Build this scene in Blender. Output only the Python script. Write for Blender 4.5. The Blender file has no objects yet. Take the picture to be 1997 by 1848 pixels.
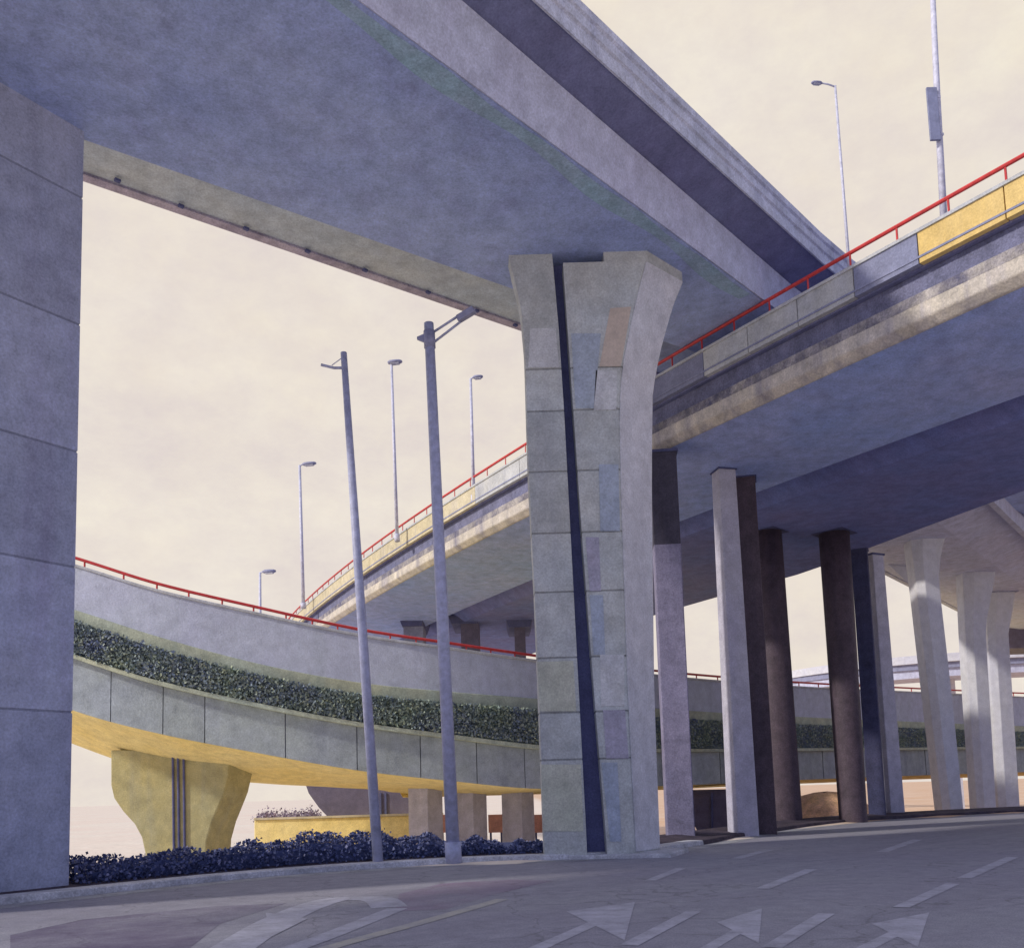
import bpy, math, random
from mathutils import Vector, Matrix
random.seed(7)
rnd = random.random
C = bpy.context.scene.collection
scene = bpy.context.scene

# ---------------------------------------------------------------- camera
W, H, F = 1997.0, 1848.0, 1800.0
EYE = 1.6
SY = .215
cam_d = bpy.data.cameras.new('camera')
cam = bpy.data.objects.new('camera', cam_d)
C.objects.link(cam)
RM = Matrix.Rotation(math.pi/2 + math.radians(6.0), 3, 'X') @ Matrix.Rotation(-math.radians(1.7), 3, 'Z')
cam.matrix_world = Matrix.Translation((0, 0, EYE)) @ RM.to_4x4()
cam_d.sensor_width = 36
cam_d.sensor_fit = 'HORIZONTAL'
cam_d.lens = 36*F/W
cam_d.shift_y = SY
cam_d.clip_start = .1
cam_d.clip_end = 5000
scene.camera = cam

# survey helpers: a sight line through a point of the view, met with a real plane
def ray(px, py):
    return RM @ Vector(((px-W/2)/F, (H/2-py)/F + SY*W/F, -1.0))
def on_z(px, py, z):
    r = ray(px, py); t = (z-EYE)/r.z
    return Vector((t*r.x, t*r.y, z))
def on_y(px, py, y):
    r = ray(px, py); t = y/r.y
    return Vector((t*r.x, y, EYE+t*r.z))

# ---------------------------------------------------------------- materials
def nt(name):
    m = bpy.data.materials.new(name); m.use_nodes = True
    t = m.node_tree; t.nodes.clear()
    out = t.nodes.new('ShaderNodeOutputMaterial')
    b = t.nodes.new('ShaderNodeBsdfPrincipled')
    t.links.new(b.outputs[0], out.inputs[0])
    return m, t, b
def noise(t, vec, scale, detail=4, rough=.6):
    n = t.nodes.new('ShaderNodeTexNoise')
    n.inputs['Scale'].default_value = scale; n.inputs['Detail'].default_value = detail
    n.inputs['Roughness'].default_value = rough
    t.links.new(vec, n.inputs['Vector'])
    return n.outputs['Fac']
def ramp(t, fac, a, b):
    r = t.nodes.new('ShaderNodeMapRange')
    r.inputs['From Min'].default_value = .3; r.inputs['From Max'].default_value = .7
    r.inputs['To Min'].default_value = a; r.inputs['To Max'].default_value = b
    t.links.new(fac, r.inputs['Value'])
    return r.outputs['Result']
def mixc(t, fac, a, b, mode='MIX'):
    m = t.nodes.new('ShaderNodeMix'); m.data_type = 'RGBA'; m.blend_type = mode
    for sock, v in ((m.inputs['Factor'], fac), (m.inputs['A'], a), (m.inputs['B'], b)):
        if isinstance(v, (int, float)): sock.default_value = v
        elif isinstance(v, tuple): sock.default_value = (*v, 1) if len(v) == 3 else v
        else: t.links.new(v, sock)
    return m.outputs['Result']
def vscale(t, vec, s):
    m = t.nodes.new('ShaderNodeVectorMath'); m.operation = 'MULTIPLY'
    m.inputs[1].default_value = s
    t.links.new(vec, m.inputs[0])
    return m.outputs[0]
def val_to_col(t, v):
    c = t.nodes.new('ShaderNodeCombineColor')
    for i in range(3): t.links.new(v, c.inputs[i])
    return c.outputs[0]

def concrete(name, col, alt, dirt=(.2, .2, .25), streak=.35, grain=.25, bump=.5, rough=.88, big=.28):
    m, t, b = nt(name)
    pos = t.nodes.new('ShaderNodeNewGeometry').outputs['Position']
    c = mixc(t, ramp(t, noise(t, pos, big, 5, .65), 0, 1), col, alt)
    st = noise(t, vscale(t, pos, (1.6, 1.6, .12)), 1.0, 5, .6)          # run-off streaks
    r = t.nodes.new('ShaderNodeMapRange')
    r.inputs['From Min'].default_value = .5; r.inputs['From Max'].default_value = .75
    r.inputs['To Max'].default_value = streak
    t.links.new(st, r.inputs['Value'])
    c = mixc(t, r.outputs['Result'], c, dirt)
    mid = ramp(t, noise(t, pos, 2.2, 6, .7), 1-grain, 1+grain)
    c = mixc(t, 1.0, c, val_to_col(t, mid), 'MULTIPLY')
    fine = ramp(t, noise(t, pos, 22, 3, .7), 1-grain*.9, 1+grain*.9)
    c = mixc(t, 1.0, c, val_to_col(t, fine), 'MULTIPLY')
    a = t.nodes.new('ShaderNodeAttribute'); a.attribute_name = 'tint'
    c = mixc(t, 1.0, c, val_to_col(t, a.outputs['Fac']), 'MULTIPLY')
    t.links.new(c, b.inputs['Base Color'])
    b.inputs['Roughness'].default_value = rough
    b.inputs['Specular IOR Level'].default_value = .25
    bp = t.nodes.new('ShaderNodeBump')
    bp.inputs['Strength'].default_value = bump; bp.inputs['Distance'].default_value = .03
    t.links.new(noise(t, pos, 14, 5, .7), bp.inputs['Height'])
    t.links.new(bp.outputs[0], b.inputs['Normal'])
    return m

M = {}
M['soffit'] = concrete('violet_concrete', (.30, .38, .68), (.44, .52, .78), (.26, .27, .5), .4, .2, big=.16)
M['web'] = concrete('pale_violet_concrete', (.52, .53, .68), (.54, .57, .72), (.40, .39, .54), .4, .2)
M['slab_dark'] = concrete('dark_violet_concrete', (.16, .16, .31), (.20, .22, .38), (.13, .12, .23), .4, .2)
M['ledge_green'] = concrete('pale_green_grey_concrete', (.50, .58, .66), (.58, .61, .60), (.38, .42, .50), .4, .2)
M['edge_mauve'] = concrete('mauve_concrete', (.46, .40, .50), (.54, .48, .54), (.2, .16, .24), .6, .3, big=.8)
M['parapet_blue'] = concrete('blue_grey_concrete', (.50, .54, .68), (.58, .60, .70), (.34, .36, .50), .5, .25)
M['pier'] = concrete('pier_concrete', (.54, .55, .52), (.50, .54, .56), (.42, .43, .48), .5, .2, big=.4)
M['pier_left'] = concrete('pier_violet_concrete', (.43, .46, .60), (.37, .41, .58), (.28, .26, .42), .45, .2, big=.35)
M['cream'] = concrete('cream_concrete', (.62, .56, .46), (.52, .48, .45), (.22, .21, .30), .8, .25, big=.5)
M['soot'] = concrete('soot_mottled_concrete', (.50, .46, .42), (.10, .10, .17), (.10, .10, .16), .9, .35, big=1.6)
M['recess'] = concrete('shade_and_joint_concrete', (.16, .17, .28), (.20, .20, .30), (.1, .1, .16), .5, .3)
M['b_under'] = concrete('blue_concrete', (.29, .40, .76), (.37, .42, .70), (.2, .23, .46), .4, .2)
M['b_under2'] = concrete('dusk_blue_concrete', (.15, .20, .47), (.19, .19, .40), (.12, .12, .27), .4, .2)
M['par_grey'] = concrete('grey_parapet_concrete', (.50, .52, .56), (.54, .54, .52), (.34, .36, .46), .5, .2)
M['par_dark'] = concrete('slate_parapet_concrete', (.25, .27, .40), (.30, .31, .44), (.2, .2, .3), .4, .2)
M['par_yellow'] = concrete('yellow_painted_concrete', (.74, .53, .19), (.76, .58, .27), (.55, .45, .3), .3, .15)
M['par_pale'] = concrete('straw_painted_concrete', (.60, .52, .33), (.62, .56, .42), (.40, .38, .4), .4, .2)
M['c_par'] = concrete('lavender_grey_concrete', (.53, .55, .68), (.53, .57, .64), (.42, .46, .52), .45, .15)
M['c_low'] = concrete('slate_green_concrete', (.42, .47, .45), (.35, .39, .45), (.26, .29, .34), .5, .2)
M['moss'] = concrete('mossy_green_concrete', (.42, .50, .44), (.54, .54, .36), (.34, .42, .36), .5, .25, big=.12)
M['teal'] = concrete('teal_stained_concrete', (.30, .46, .58), (.36, .46, .62), (.28, .36, .46), .5, .25, big=.8)
M['planter'] = concrete('overgrown_planter_concrete', (.20, .25, .32), (.26, .32, .26), (.14, .17, .22), .4, .3)
M['e_under'] = concrete('lavender_girder_concrete', (.52, .56, .76), (.58, .58, .74), (.42, .42, .60), .4, .2)
M['ochre'] = concrete('ochre_painted_concrete', (.88, .70, .27), (.86, .73, .36), (.72, .58, .30), .4, .18)
M['c_pier'] = concrete('olive_concrete', (.40, .38, .23), (.48, .42, .20), (.30, .31, .28), .5, .2, big=.6)
M['groove'] = concrete('dark_recess', (.10, .11, .24), (.13, .14, .28), (.07, .07, .16), .4, .2)
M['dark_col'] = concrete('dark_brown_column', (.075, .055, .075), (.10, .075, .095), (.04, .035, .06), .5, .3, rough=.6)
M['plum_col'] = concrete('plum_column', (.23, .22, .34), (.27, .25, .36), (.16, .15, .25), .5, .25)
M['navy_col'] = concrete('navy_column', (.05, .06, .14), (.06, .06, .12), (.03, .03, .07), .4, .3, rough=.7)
M['col_light'] = concrete('lilac_grey_column', (.44, .43, .54), (.50, .49, .55), (.34, .32, .44), .4, .18)
M['far_pale'] = concrete('far_pale_concrete', (.60, .61, .70), (.66, .66, .68), (.48, .48, .60), .4, .12)
M['patch'] = concrete('beige_repair_mortar', (.58, .49, .42), (.60, .52, .44), (.5, .44, .4), .3, .12)
M['patch_blue'] = concrete('blue_grey_repair_and_shade', (.40, .46, .58), (.42, .48, .56), (.34, .36, .48), .3, .2, big=.7)
M['patch_pale'] = concrete('pale_repair_mortar', (.62, .63, .62), (.60, .62, .66), (.48, .48, .54), .3, .2, big=.7)
M['patch_mauve'] = concrete('mauve_repair_and_shade', (.40, .40, .50), (.44, .42, .52), (.32, .3, .42), .3, .2, big=.7)
M['patch_green'] = concrete('green_repair_mortar', (.54, .57, .46), (.58, .58, .50), (.44, .46, .44), .3, .2, big=.7)
M['flank'] = concrete('lit_flank_concrete', (.68, .68, .72), (.62, .64, .70), (.48, .48, .56), .35, .18, big=.4)
M['kerb'] = concrete('kerb_concrete', (.50, .51, .56), (.56, .56, .6), (.3, .3, .38), .5, .3, big=1.2)
M['wall_purple'] = concrete('purple_wall_concrete', (.14, .13, .21), (.17, .15, .22), (.10, .09, .15), .4, .2)
M['barrier_red'] = concrete('red_barrier_paint', (.62, .30, .28), (.66, .38, .34), (.5, .3, .3), .3, .2)
def asphalt(name, cols, fade=None):
    m, t, b = nt(name)
    pos = t.nodes.new('ShaderNodeNewGeometry').outputs['Position']
    mp = t.nodes.new('ShaderNodeMapping'); mp.inputs['Rotation'].default_value = (0, 0, -.75); t.links.new(pos, mp.inputs['Vector'])
    along = vscale(t, mp.outputs[0], (.06, 1.1, 1))           # wheel tracks run with the lanes
    base = mixc(t, ramp(t, noise(t, pos, .16, 5, .6), 0, 1), cols[0], cols[1])
    base = mixc(t, ramp(t, noise(t, along, 1.0, 5, .6), 0, .8), base, cols[2])
    k = ramp(t, noise(t, pos, 3.0, 6, .75), .84, 1.16)
    base = mixc(t, 1.0, base, val_to_col(t, k), 'MULTIPLY')
    k = ramp(t, noise(t, pos, 60, 2, .8), .7, 1.3)              # aggregate
    base = mixc(t, 1.0, base, val_to_col(t, k), 'MULTIPLY')
    v = t.nodes.new('ShaderNodeTexVoronoi'); v.feature = 'DISTANCE_TO_EDGE'; v.inputs['Scale'].default_value = .45
    wob = t.nodes.new('ShaderNodeTexNoise'); wob.inputs['Scale'].default_value = 1.4; wob.inputs['Detail'].default_value = 6
    t.links.new(pos, wob.inputs['Vector'])
    ad = t.nodes.new('ShaderNodeVectorMath'); ad.operation = 'ADD'; t.links.new(pos, ad.inputs[0]); t.links.new(wob.outputs['Color'], ad.inputs[1])
    t.links.new(ad.outputs[0], v.inputs['Vector'])
    cr = t.nodes.new('ShaderNodeMapRange'); cr.inputs['From Max'].default_value = .012; cr.inputs['To Min'].default_value = .45; cr.inputs['To Max'].default_value = 0
    t.links.new(v.outputs['Distance'], cr.inputs['Value'])
    base = mixc(t, cr.outputs['Result'], base, (.10, .10, .11))
    if fade:                                                   # worn coating over the asphalt
        n = ramp(t, noise(t, pos, fade[1], 7, .75), 0, 1)
        mm_ = t.nodes.new('ShaderNodeMath'); mm_.operation = 'MULTIPLY'; mm_.inputs[1].default_value = fade[2]; t.links.new(n, mm_.inputs[0])
        base = mixc(t, mm_.outputs[0], base, fade[0])
    t.links.new(base, b.inputs['Base Color'])
    b.inputs['Roughness'].default_value = .85; b.inputs['Specular IOR Level'].default_value = .3
    bp = t.nodes.new('ShaderNodeBump'); bp.inputs['Strength'].default_value = .5; bp.inputs['Distance'].default_value = .01
    t.links.new(noise(t, pos, 40, 4, .8), bp.inputs['Height']); t.links.new(bp.outputs[0], b.inputs['Normal'])
    return m
AC = ((.34, .345, .375), (.28, .265, .335), (.245, .24, .29))
M['road'] = asphalt('asphalt', AC)
M['road_red'] = asphalt('worn_red_surfacing', AC, ((.22, .12, .22), .4, .6))
M['mark'] = asphalt('worn_road_paint', AC, ((.60, .60, .70), 2.6, .72))
M['mark_yellow'] = asphalt('worn_yellow_paint', AC, ((.60, .57, .45), 1.6, .7))
M['soil_shade'] = concrete('dark_earth_and_shade', (.06, .05, .075), (.09, .07, .09), (.05, .04, .06), .3, .4, bump=1.0, big=1.5)
M['mound'] = concrete('orange_earth', (.74, .46, .22), (.62, .38, .26), (.44, .28, .26), .4, .35, big=.8)

def metal(name, col, rough=.5, met=.0):
    m, t, b = nt(name)
    pos = t.nodes.new('ShaderNodeNewGeometry').outputs['Position']
    k = ramp(t, noise(t, pos, 6, 5, .7), .72, 1.2)
    t.links.new(mixc(t, 1.0, col, val_to_col(t, k), 'MULTIPLY'), b.inputs['Base Color'])
    b.inputs['Roughness'].default_value = rough; b.inputs['Metallic'].default_value = met
    return m
M['pole'] = metal('grey_blue_painted_steel', (.46, .48, .66))
M['pole_far'] = metal('pale_hazed_painted_steel', (.64, .64, .76))  # far poles paled, haze put into the colour
M['head'] = metal('slate_lamp_housing', (.30, .31, .46))
M['lens'] = metal('milky_lamp_lens', (.55, .55, .6), .3)
M['red'] = metal('red_painted_steel', (.60, .045, .045), .45)
M['sign'] = metal('blank_sign_sheet', (.26, .28, .42), .5)

def leafmat(name, a, b_, c_):
    m, t, b = nt(name)
    pos = t.nodes.new('ShaderNodeNewGeometry').outputs['Position']
    c = mixc(t, ramp(t, noise(t, pos, .9, 4), 0, 1), a, b_)
    at = t.nodes.new('ShaderNodeAttribute'); at.attribute_name = 'tint'
    c = mixc(t, at.outputs['Fac'], c, c_)
    t.links.new(c, b.inputs['Base Color'])
    b.inputs['Roughness'].default_value = .65
    return m
M['leaf_navy'] = leafmat('dark_blue_green_leaves', (.04, .06, .17), (.07, .09, .22), (.24, .25, .42))
M['leaf_planter'] = leafmat('green_blue_leaves', (.15, .19, .36), (.25, .33, .26), (.52, .58, .38))
M['leaf_bush'] = leafmat('far_bush_leaves', (.24, .20, .30), (.36, .25, .27), (.4, .34, .36))

def ground_mat():
    m, t, b = nt('pale_sandy_ground')
    pos = t.nodes.new('ShaderNodeNewGeometry').outputs['Position']
    c = mixc(t, ramp(t, noise(t, pos, .05, 6, .6), 0, 1), (.80, .74, .65), (.78, .66, .57))
    sep = t.nodes.new('ShaderNodeSeparateXYZ'); t.links.new(pos, sep.inputs[0])
    r = t.nodes.new('ShaderNodeMapRange'); r.interpolation_type = 'SMOOTHSTEP'
    r.inputs['From Min'].default_value = 8; r.inputs['From Max'].default_value = 16
    t.links.new(sep.outputs['X'], r.inputs['Value'])
    n = t.nodes.new('ShaderNodeMath'); n.operation = 'MULTIPLY'
    t.links.new(r.outputs[0], n.inputs[0])
    t.links.new(ramp(t, noise(t, pos, .12, 5, .6), .55, 1.0), n.inputs[1])
    ry = t.nodes.new('ShaderNodeMapRange'); ry.interpolation_type = 'SMOOTHSTEP'
    ry.inputs['From Min'].default_value = 26; ry.inputs['From Max'].default_value = 34
    t.links.new(sep.outputs['Y'], ry.inputs['Value'])
    n2 = t.nodes.new('ShaderNodeMath'); n2.operation = 'MULTIPLY'
    t.links.new(n.outputs[0], n2.inputs[0]); t.links.new(ry.outputs[0], n2.inputs[1])
    c = mixc(t, n2.outputs[0], c, (.64, .42, .27))
    k = ramp(t, noise(t, pos, 1.5, 6, .7), .85, 1.1)
    c = mixc(t, 1.0, c, val_to_col(t, k), 'MULTIPLY')
    t.links.new(c, b.inputs['Base Color'])
    b.inputs['Roughness'].default_value = .95; b.inputs['Specular IOR Level'].default_value = .1
    return m
M['ground'] = ground_mat()

# ---------------------------------------------------------------- mesh helpers
class MB:
    def __init__(s): s.v = []; s.f = []; s.t = []
    def quad(s, pts, tint=1.0):
        i = len(s.v); s.v += [Vector(p) for p in pts]; s.f.append(tuple(range(i, i+len(pts)))); s.t.append(tint)
        return s
    def ring_loft(s, rings, tint=None, caps=True):
        n = len(rings[0]); i0 = len(s.v)
        for r in rings: s.v += [Vector(p) for p in r]
        for k in range(len(rings)-1):
            tt = 1.0 if tint is None else (tint[k] if isinstance(tint, (list, tuple)) else tint)
            for j in range(n):
                a = i0+k*n+j; b = i0+k*n+(j+1) % n
                s.f.append((a, b, b+n, a+n)); s.t.append(tt)
        if caps:
            t0 = 1.0 if tint is None else (tint[0] if isinstance(tint, (list, tuple)) else tint)
            t1 = 1.0 if tint is None else (tint[-1] if isinstance(tint, (list, tuple)) else tint)
            s.f.append(tuple(i0+j for j in reversed(range(n)))); s.t.append(t0)
            k = (len(rings)-1)*n
            s.f.append(tuple(i0+k+j for j in range(n))); s.t.append(t1)
        return s
    def box(s, c, d, rot=None, tint=1.0):
        R = rot or Matrix.Identity(3)
        x, y, z = d[0]/2, d[1]/2, d[2]/2
        r = [[Vector(c) + R @ Vector((a*x, b*y, k*z)) for a, b in ((-1, -1), (1, -1), (1, 1), (-1, 1))] for k in (-1, 1)]
        return s.ring_loft(r, tint)
    def tube(s, pts, r, n=8, tint=1.0):
        pts = [Vector(p) for p in pts]
        if isinstance(r, (int, float)): r = [r]*len(pts)
        rings = []
        for k, p in enumerate(pts):
            d = (pts[min(k+1, len(pts)-1)] - pts[max(k-1, 0)]).normalized()
            a = Vector((0, 0, 1)) if abs(d.z) < .9 else Vector((1, 0, 0))
            e1 = d.cross(a).normalized(); e2 = d.cross(e1)
            rings.append([p + r[k]*(math.cos(2*math.pi*j/n)*e1 + math.sin(2*math.pi*j/n)*e2) for j in range(n)])
        return s.ring_loft(rings, tint)
    def build(s, name, mat, parent=None, smooth=False, bevel=0):
        off = parent_world(parent) if parent else Vector((0, 0, 0))
        me = bpy.data.meshes.new(name)
        me.from_pydata([tuple(p-off) for p in s.v], [], s.f)
        at = me.attributes.new('tint', 'FLOAT', 'FACE')
        at.data.foreach_set('value', s.t)
        import bmesh
        bm = bmesh.new(); bm.from_mesh(me)
        if len(bm.faces) < 20000 and getattr(s, 'closed', True):
            bmesh.ops.recalc_face_normals(bm, faces=bm.faces)
        bm.to_mesh(me); bm.free()
        if mat: me.materials.append(mat)
        if smooth: me.polygons.foreach_set('use_smooth', [True]*len(me.polygons))
        o = bpy.data.objects.new(name, me); C.objects.link(o)
        if parent: o.parent = parent
        if bevel:
            b = o.modifiers.new('bevel', 'BEVEL'); b.width = bevel; b.segments = 2; b.limit_method = 'ANGLE'; b.angle_limit = math.radians(25)
        return o
def parent_world(p):
    v = Vector((0, 0, 0))
    while p is not None:
        v = v + Vector(p.location); p = p.parent
    return v
def tag(o, label=None, cat=None, group=None, kind=None):
    if label: o['label'] = label; o['kind'] = 'thing'
    if cat: o['category'] = cat
    if group: o['group'] = group
    if kind: o['kind'] = kind
    return o
def thing(name, label, cat, loc, group=None):
    o = bpy.data.objects.new(name, None); C.objects.link(o)
    o.location = loc; o.empty_display_size = .3
    return tag(o, label, cat, group, 'thing' if label else None)
def copy_tree(o, parent=None):
    c = o.copy(); C.objects.link(c)
    if parent: c.parent = parent
    for ch in list(o.children): copy_tree(ch, c)
    return c
def smoothline(P, n):
    """Catmull-Rom through points, n samples a span"""
    P = [Vector(p) for p in P]; out = []
    for i in range(len(P)-1):
        a, b, c, d = P[max(i-1, 0)], P[i], P[i+1], P[min(i+2, len(P)-1)]
        for k in range(n):
            t = k/n
            out.append(.5*((2*b)+(c-a)*t+(2*a-5*b+4*c-d)*t*t+(3*b-a-3*c+d)*t**3))
    out.append(P[-1]); return out

# ---------------------------------------------------------------- ground, road, kerb
CURB = [(-24, -8), (-15.5, 5), (-11.7, 10.7), (-8.44, 15.3), (-5.2, 19.2), (-1.5, 21.2), (2.2, 21.9), (4.8, 25.0), (7.4, 29.3), (10.8, 34.0),
        (14.9, 37.9), (23, 41.8), (35, 45.2), (80, 52)]
CL = smoothline([(x, y, 0) for x, y in CURB], 8)
def dist_curb(x, y):
    """signed distance to the kerb line: positive behind it"""
    best = 1e9; sg = 1
    for i in range(len(CL)-1):
        a, b = CL[i], CL[i+1]
        dx, dy = b.x-a.x, b.y-a.y
        t = max(0, min(1, ((x-a.x)*dx+(y-a.y)*dy)/(dx*dx+dy*dy)))
        qx, qy = a.x+t*dx-x, a.y+t*dy-y
        d = qx*qx+qy*qy
        if d < best:
            best = d; sg = 1 if dx*(y-a.y)-dy*(x-a.x) > 0 else -1
    return sg*math.sqrt(best)
def gz(x, y):
    d = dist_curb(x, y)
    if d < .2: return -.03
    k = max(0, d-1.6)
    return .06 - 3.0*(1-math.exp(-k/9.0))
g = MB(); g.closed = False
xs = [-1500, -600, -300, -160, -100] + [-70+i*2.0 for i in range(76)] + [100, 160, 300, 600, 1500]
ys = [-400, -150, -60, -30] + [-20+i*2.0 for i in range(61)] + [120, 150, 200, 300, 500, 900, 1800]
idx = {}
for j, y in enumerate(ys):
    for i, x in enumerate(xs):
        idx[i, j] = len(g.v); g.v.append(Vector((x, y, gz(x, y))))
for j in range(len(ys)-1):
    for i in range(len(xs)-1):
        g.f.append((idx[i, j], idx[i+1, j], idx[i+1, j+1], idx[i, j+1])); g.t.append(1.0)
tag(g.build('ground', M['ground'], smooth=True), kind='structure')

road_root = thing('road', None, None, (0, 12, 0)); road_root['kind'] = 'structure'
r = MB(); r.closed = False
NEAR = [(-22, -14), (-13, -2), (-8, 2), (-4, 4), (0, 5.5), (3, 7), (8, 11), (14, 17), (24, 28), (36, 37), (80, 46)]
NL = smoothline([(x, y, 0) for x, y in NEAR], 10)
N = 90
def at_frac(L, t):
    x = t*(len(L)-1); i = min(int(x), len(L)-2); return L[i].lerp(L[i+1], x-i)
K = 14
for i in range(N):
    for k in range(K):
        def q(a, b): return at_frac(CL, a/N).lerp(at_frac(NL, a/N), b/K) + Vector((0, 0, .004))
        r.quad([q(i, k), q(i, k+1), q(i+1, k+1), q(i+1, k)])
r.build('asphalt_surface', M['road'], road_root)

def offset_line(L, d):
    out = []
    for i, p in enumerate(L):
        t = (L[min(i+1, len(L)-1)]-L[max(i-1, 0)]).normalized()
        out.append(p + d*Vector((-t.y, t.x, 0)))
    return out
kerb = MB(); KI = [i for i in range(len(CL)) if CL[i].x < 5.2]; KJ = range(KI[-1], len(CL))
a0, a1, a2 = CL, offset_line(CL, .5), offset_line(CL, .03)
kerb.ring_loft([[a0[i]+Vector((0, 0, -.1)), a2[i]+Vector((0, 0, .11)), offset_line(CL, .06)[i]+Vector((0, 0, .13)), a1[i]+Vector((0, 0, .13)), a1[i]+Vector((0, 0, -.1))] for i in KI])
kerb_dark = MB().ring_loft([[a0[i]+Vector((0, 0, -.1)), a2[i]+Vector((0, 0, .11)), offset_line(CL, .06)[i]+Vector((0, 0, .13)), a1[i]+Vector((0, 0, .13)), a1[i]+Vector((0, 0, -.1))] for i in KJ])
tag(kerb_dark.build('kerb', M['soil_shade']), kind='structure')  # right stretch of kerb coloured dark as part of the shadow band
tag(kerb.build('kerb', M['kerb']), kind='structure')
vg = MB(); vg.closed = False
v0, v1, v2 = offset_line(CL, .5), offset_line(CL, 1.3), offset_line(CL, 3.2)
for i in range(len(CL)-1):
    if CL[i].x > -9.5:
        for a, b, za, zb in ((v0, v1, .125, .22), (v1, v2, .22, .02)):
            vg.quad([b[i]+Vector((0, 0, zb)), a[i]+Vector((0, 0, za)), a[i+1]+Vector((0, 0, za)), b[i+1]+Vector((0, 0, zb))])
tag(vg.build('verge_soil_and_shade', M['soil_shade'], smooth=True), kind='structure')  # real earth under the hedge, painted shadow band below the right columns
# gutter apron: pale concrete channel along the kerb
gut = MB(); gut.closed = False
go = offset_line(CL, -.55)
for i in range(len(CL)-1):
    gut.quad([CL[i]+Vector((0, 0, .008)), go[i]+Vector((0, 0, .008)), go[i+1]+Vector((0, 0, .008)), CL[i+1]+Vector((0, 0, .008))], .62)
gut.build('gutter', M['kerb'], road_root)

def mark(name, poly, mat='mark', z=.009):
    m = MB(); m.closed = False
    P = [on_z(x, y, z) for x, y in poly]
    m.quad(P if (P[1]-P[0]).cross(P[2]-P[0]).z > 0 else list(reversed(P)))
    return m.build(name, M[mat], road_root)
def strip(name, a, b, w, mat='mark', z=.009):
    A, B = on_z(*a, z), on_z(*b, z)
    d = (B-A).normalized(); nrm = Vector((-d.y, d.x, 0))*w/2
    m = MB(); m.closed = False
    m.quad([A-nrm, B-nrm, B+nrm, A+nrm])
    return m.build(name, M[mat], road_root)
for a, b, w in [((1486, 1732), (1582, 1694), .22), ((1436, 1673), (1500, 1656), .25), ((1757, 1768), (1858, 1722), .2), ((1880, 1711), (1975, 1670), .22),
                ((1268, 1716), (1328, 1692), .2), ((1505, 1846), (1612, 1780), .2), ((1226, 1842), (1352, 1776), .2), ((1720, 1660), (1790, 1636), .25),
                ]:
    strip('lane_dash', a, b, w)
def arrow(tri, s0, s1, w):
    """one flat seven-sided arrow: head corners, tip, and a shaft butting the middle of the head's base"""
    v0, tip, v2 = [on_z(x, y, .008) for x, y in tri]
    bd = (v2-v0).normalized(); mid = (v0+v2)/2; tail = on_z(*s0, .008)
    P = [tip, v0, mid-bd*w/2, tail-bd*w/2, tail+bd*w/2, mid+bd*w/2, v2]
    nz = sum(((P[k].x-P[k-1].x)*(P[k].y+P[k-1].y) for k in range(7)))
    m = MB(); m.closed = False; m.quad(P if nz < 0 else P[::-1])
    m.build('direction_arrow', M['mark'], road_root)
arrow([(1104, 1776), (1238, 1758), (1218, 1832)], (1020, 1860), (1163, 1800), .34)
arrow([(1398, 1797), (1486, 1770), (1480, 1838)], (1350, 1866), (1441, 1815), .3)
arrow([(1700, 1800), (1812, 1778), (1790, 1845)], (1650, 1866), (1748, 1820), .3)
mm = MB(); mm.closed = False      # the bent turning arrow at the left
pts = smoothline([on_z(x, y, .0085) for x, y in ((450, 1850), (530, 1800), (600, 1768), (660, 1752), (735, 1752), (760, 1768))], 5)
lo, hi = offset_line(pts, -.26), offset_line(pts, .26)
for i in range(len(pts)-1):
    q = [lo[i], lo[i+1], hi[i+1], hi[i]]
    mm.quad(q if (q[1]-q[0]).cross(q[2]-q[0]).z > 0 else q[::-1])
P = [on_z(518, 1778, .011), on_z(528, 1826, .011), on_z(600, 1790, .011)]
mm.quad(P if (P[1]-P[0]).cross(P[2]-P[0]).z > 0 else P[::-1])
mm.build('direction_arrow', M['mark'], road_root)
def ribbon(name, pix, w, mat):
    p = smoothline([on_z(x, y, .009) for x, y in pix], 6); lo, hi = offset_line(p, -w/2), offset_line(p, w/2)
    m = MB(); m.closed = False
    for i in range(len(p)-1):
        q = [lo[i], lo[i+1], hi[i+1], hi[i]]
        m.quad(q if (q[1]-q[0]).cross(q[2]-q[0]).z > 0 else q[::-1])
    return m.build(name, M[mat], road_root)
ribbon('edge_line', [(560, 1870), (700, 1830), (830, 1795), (980, 1752)], .22, 'mark_yellow')
ribbon('lane_line', [(470, 1880), (600, 1838), (700, 1800), (775, 1770)], .3, 'mark')
mark('red_surfacing', [(772, 1776), (778, 1742), (860, 1722), (1000, 1714), (1080, 1716), (960, 1744), (870, 1772)], 'road_red', .0065)
M['road_plum'] = asphalt('dark_plum_surfacing', AC, ((.085, .06, .13), .35, .95))
mark('red_surfacing', [(20, 1822), (160, 1792), (420, 1766), (560, 1760), (430, 1800), (330, 1880), (20, 1890)], 'road_plum', .0065)

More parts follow.
